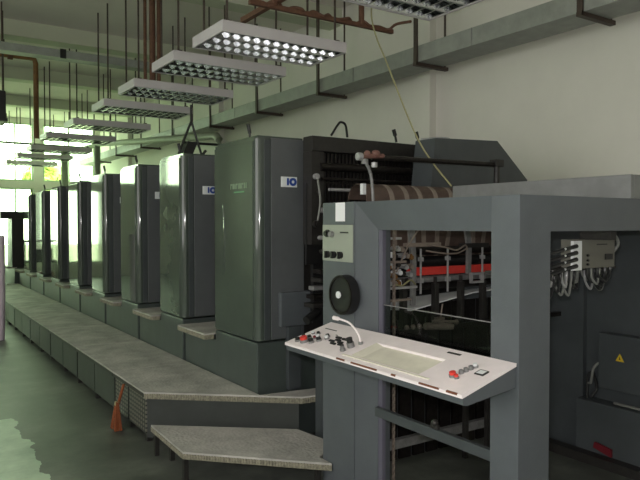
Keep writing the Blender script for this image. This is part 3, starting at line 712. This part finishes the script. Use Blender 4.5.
MB().cyl((4.40, 16.85, 3.62), (4.40, 16.85, 0), .075, 14).build('drop_leg', 'duct', dp)
MB().cyl((3.92, 18.3, 3.5), (3.92, 18.3, 0), .09, 14).tube([(4.40, 16.85, 3.60), (4.3, 17.4, 3.58), (3.92, 18.3, 3.48)], .06, 12).build('drop_leg', 'duct', dp)
tag(MB().cyl((-4.9, 18.2, 3.72), (4.6, 18.2, 3.66), .03, 10).cyl((-4, 18.2, 3.7), (-4, 18.2, ZC), .012, 8).cyl((1, 18.2, 3.7), (1, 18.2, ZC), .012, 8).build('sprinkler_pipe', 'galv'), 'thin grey pipe crossing in front of the far windows', 'pipe')

# lifting bracket above second unit
hb = thing('lifting_bracket', 'black A-shaped lifting bracket standing on the second press unit', 'lifting bracket', (2.42, 6.0, 2.242))
MB().cyl((2.32, 6.0, 2.242), (2.465, 6.0, 2.6), .012, 8).build('strut', 'black', hb)
MB().cyl((2.585, 6.0, 2.242), (2.465, 6.0, 2.6), .012, 8).build('strut', 'black', hb)
MB().cyl((2.465, 6.0, 2.58), (2.465, 6.0, 2.76), .012, 8).build('top_rod', 'black', hb)
MB().prism([(2.35, 5.96, 2.242), (2.45, 5.96, 2.242), (2.51, 5.96, 2.38), (2.42, 5.96, 2.40)], (0, .12, 0)).build('bracket_box', 'black', hb)
MB().cyl((2.4, 6.03, 2.395), (2.78, 6.03, 2.395), .012, 8).cyl((2.56, 6.03, 2.242), (2.63, 6.03, 2.33), .014, 8).build('cross_rod', 'black', hb)

# ---------------------------------------------------------------- odds and ends at the far left
tv = thing('hanging_screen', 'black boxy screen hanging from ceiling on a rod', 'screen', (1.15, 9.95, 3.01))
bx('screen_case', 'black', tv, .82, 1.37, 9.95, 10.35, 3.06, 3.45, bev=.02)
bx('screen_shelf', 'iron', tv, .8, 1.38, 9.9, 10.4, 3.02, 3.06)
MB().cyl((1.36, 10.15, 3.03), (1.36, 10.15, ZC), .014, 8).build('hanger_rod', 'darkrod', tv)
MB().cyl((.9, 10.15, 3.45), (.9, 10.15, ZC), .014, 8).build('hanger_rod', 'darkrod', tv)
tag(MB().tube([(1.235, 9.9, 0), (1.245, 9.9, .4), (1.25, 9.9, .9), (1.25, 9.9, 1.44)], .075, 20).build('sheet_roll', 'lilac'), 'pale lilac roll standing on floor beside the walkway edge', 'roll')
cart = thing('tool_cart', 'small dark cart with brown cartons standing before the far windows', 'cart', (1.35, 15.6, 0))
for z in (.12, .75, 1.2): bx('shelf', 'iron' if z < 1 else 'panelgrey', cart, 1.25, 1.95, 15.4, 15.9, z, z+.04)
for x in (1.25, 1.91):
    for y in (15.4, 15.86): bx('leg', 'iron', cart, x, x+.04, y, y+.04, 0, 1.24)
tag(bx('carton', 'ply', None, 1.32, 1.86, 15.46, 15.82, .16, .52, bev=.005), 'brown carton on the bottom shelf of the small cart', 'carton')
tag(bx('carton', 'iron', None, 1.36, 1.8, 15.48, 15.8, .79, 1.04, bev=.005), 'dark carton on the middle shelf of the small cart', 'carton')

# ---------------------------------------------------------------- light
wd = bpy.data.worlds.new('sky'); S.world = wd; wd.use_nodes = True
bg = wd.node_tree.nodes['Background']; bg.inputs['Color'].default_value = (.97, 1.0, .94, 1); bg.inputs['Strength'].default_value = 15.0
def portal(name, loc, rot, sx, sy):
    l = bpy.data.lights.new(name, 'AREA'); l.shape = 'RECTANGLE'; l.size = sx; l.size_y = sy; l.cycles.is_portal = True
    o = bpy.data.objects.new(name, l); COL.objects.link(o); o.location = loc; o.rotation_euler = rot
portal('far_window_portal', (.2, YF+.2, 2.5), (-PI/2, 0, 0), 10.2, 4.2)
portal('left_fill_portal', (XL-.2, 2.2, 2.45), (0, -PI/2, 0), 2.8, 8.2)
fl = bpy.data.lights.new('camera_flash', 'POINT'); fl.energy = 142; fl.shadow_soft_size = .03; fl.color = (1, .955, .95)
fo = bpy.data.objects.new('camera_flash', fl); COL.objects.link(fo); fo.location = (.03, .05, 1.68)

# ---------------------------------------------------------------- camera
cam = bpy.data.cameras.new('camera'); cam.sensor_width = 36; cam.lens = 650/640*36; cam.clip_start = .02
co = bpy.data.objects.new('camera', cam); COL.objects.link(co); co.location = (0, 0, 1.6)
co.rotation_euler = (PI/2-math.atan(16/650), 0, -math.radians(33.5))
S.camera = co
S.view_settings.view_transform = 'Standard'; S.view_settings.look = 'None'; S.view_settings.exposure = 0; S.view_settings.gamma = 1
S.view_settings.use_curve_mapping = False
S.cycles.use_denoising = True
S.cycles.max_bounces = 8; S.cycles.transparent_max_bounces = 12
S.cycles.sample_clamp_indirect = 6
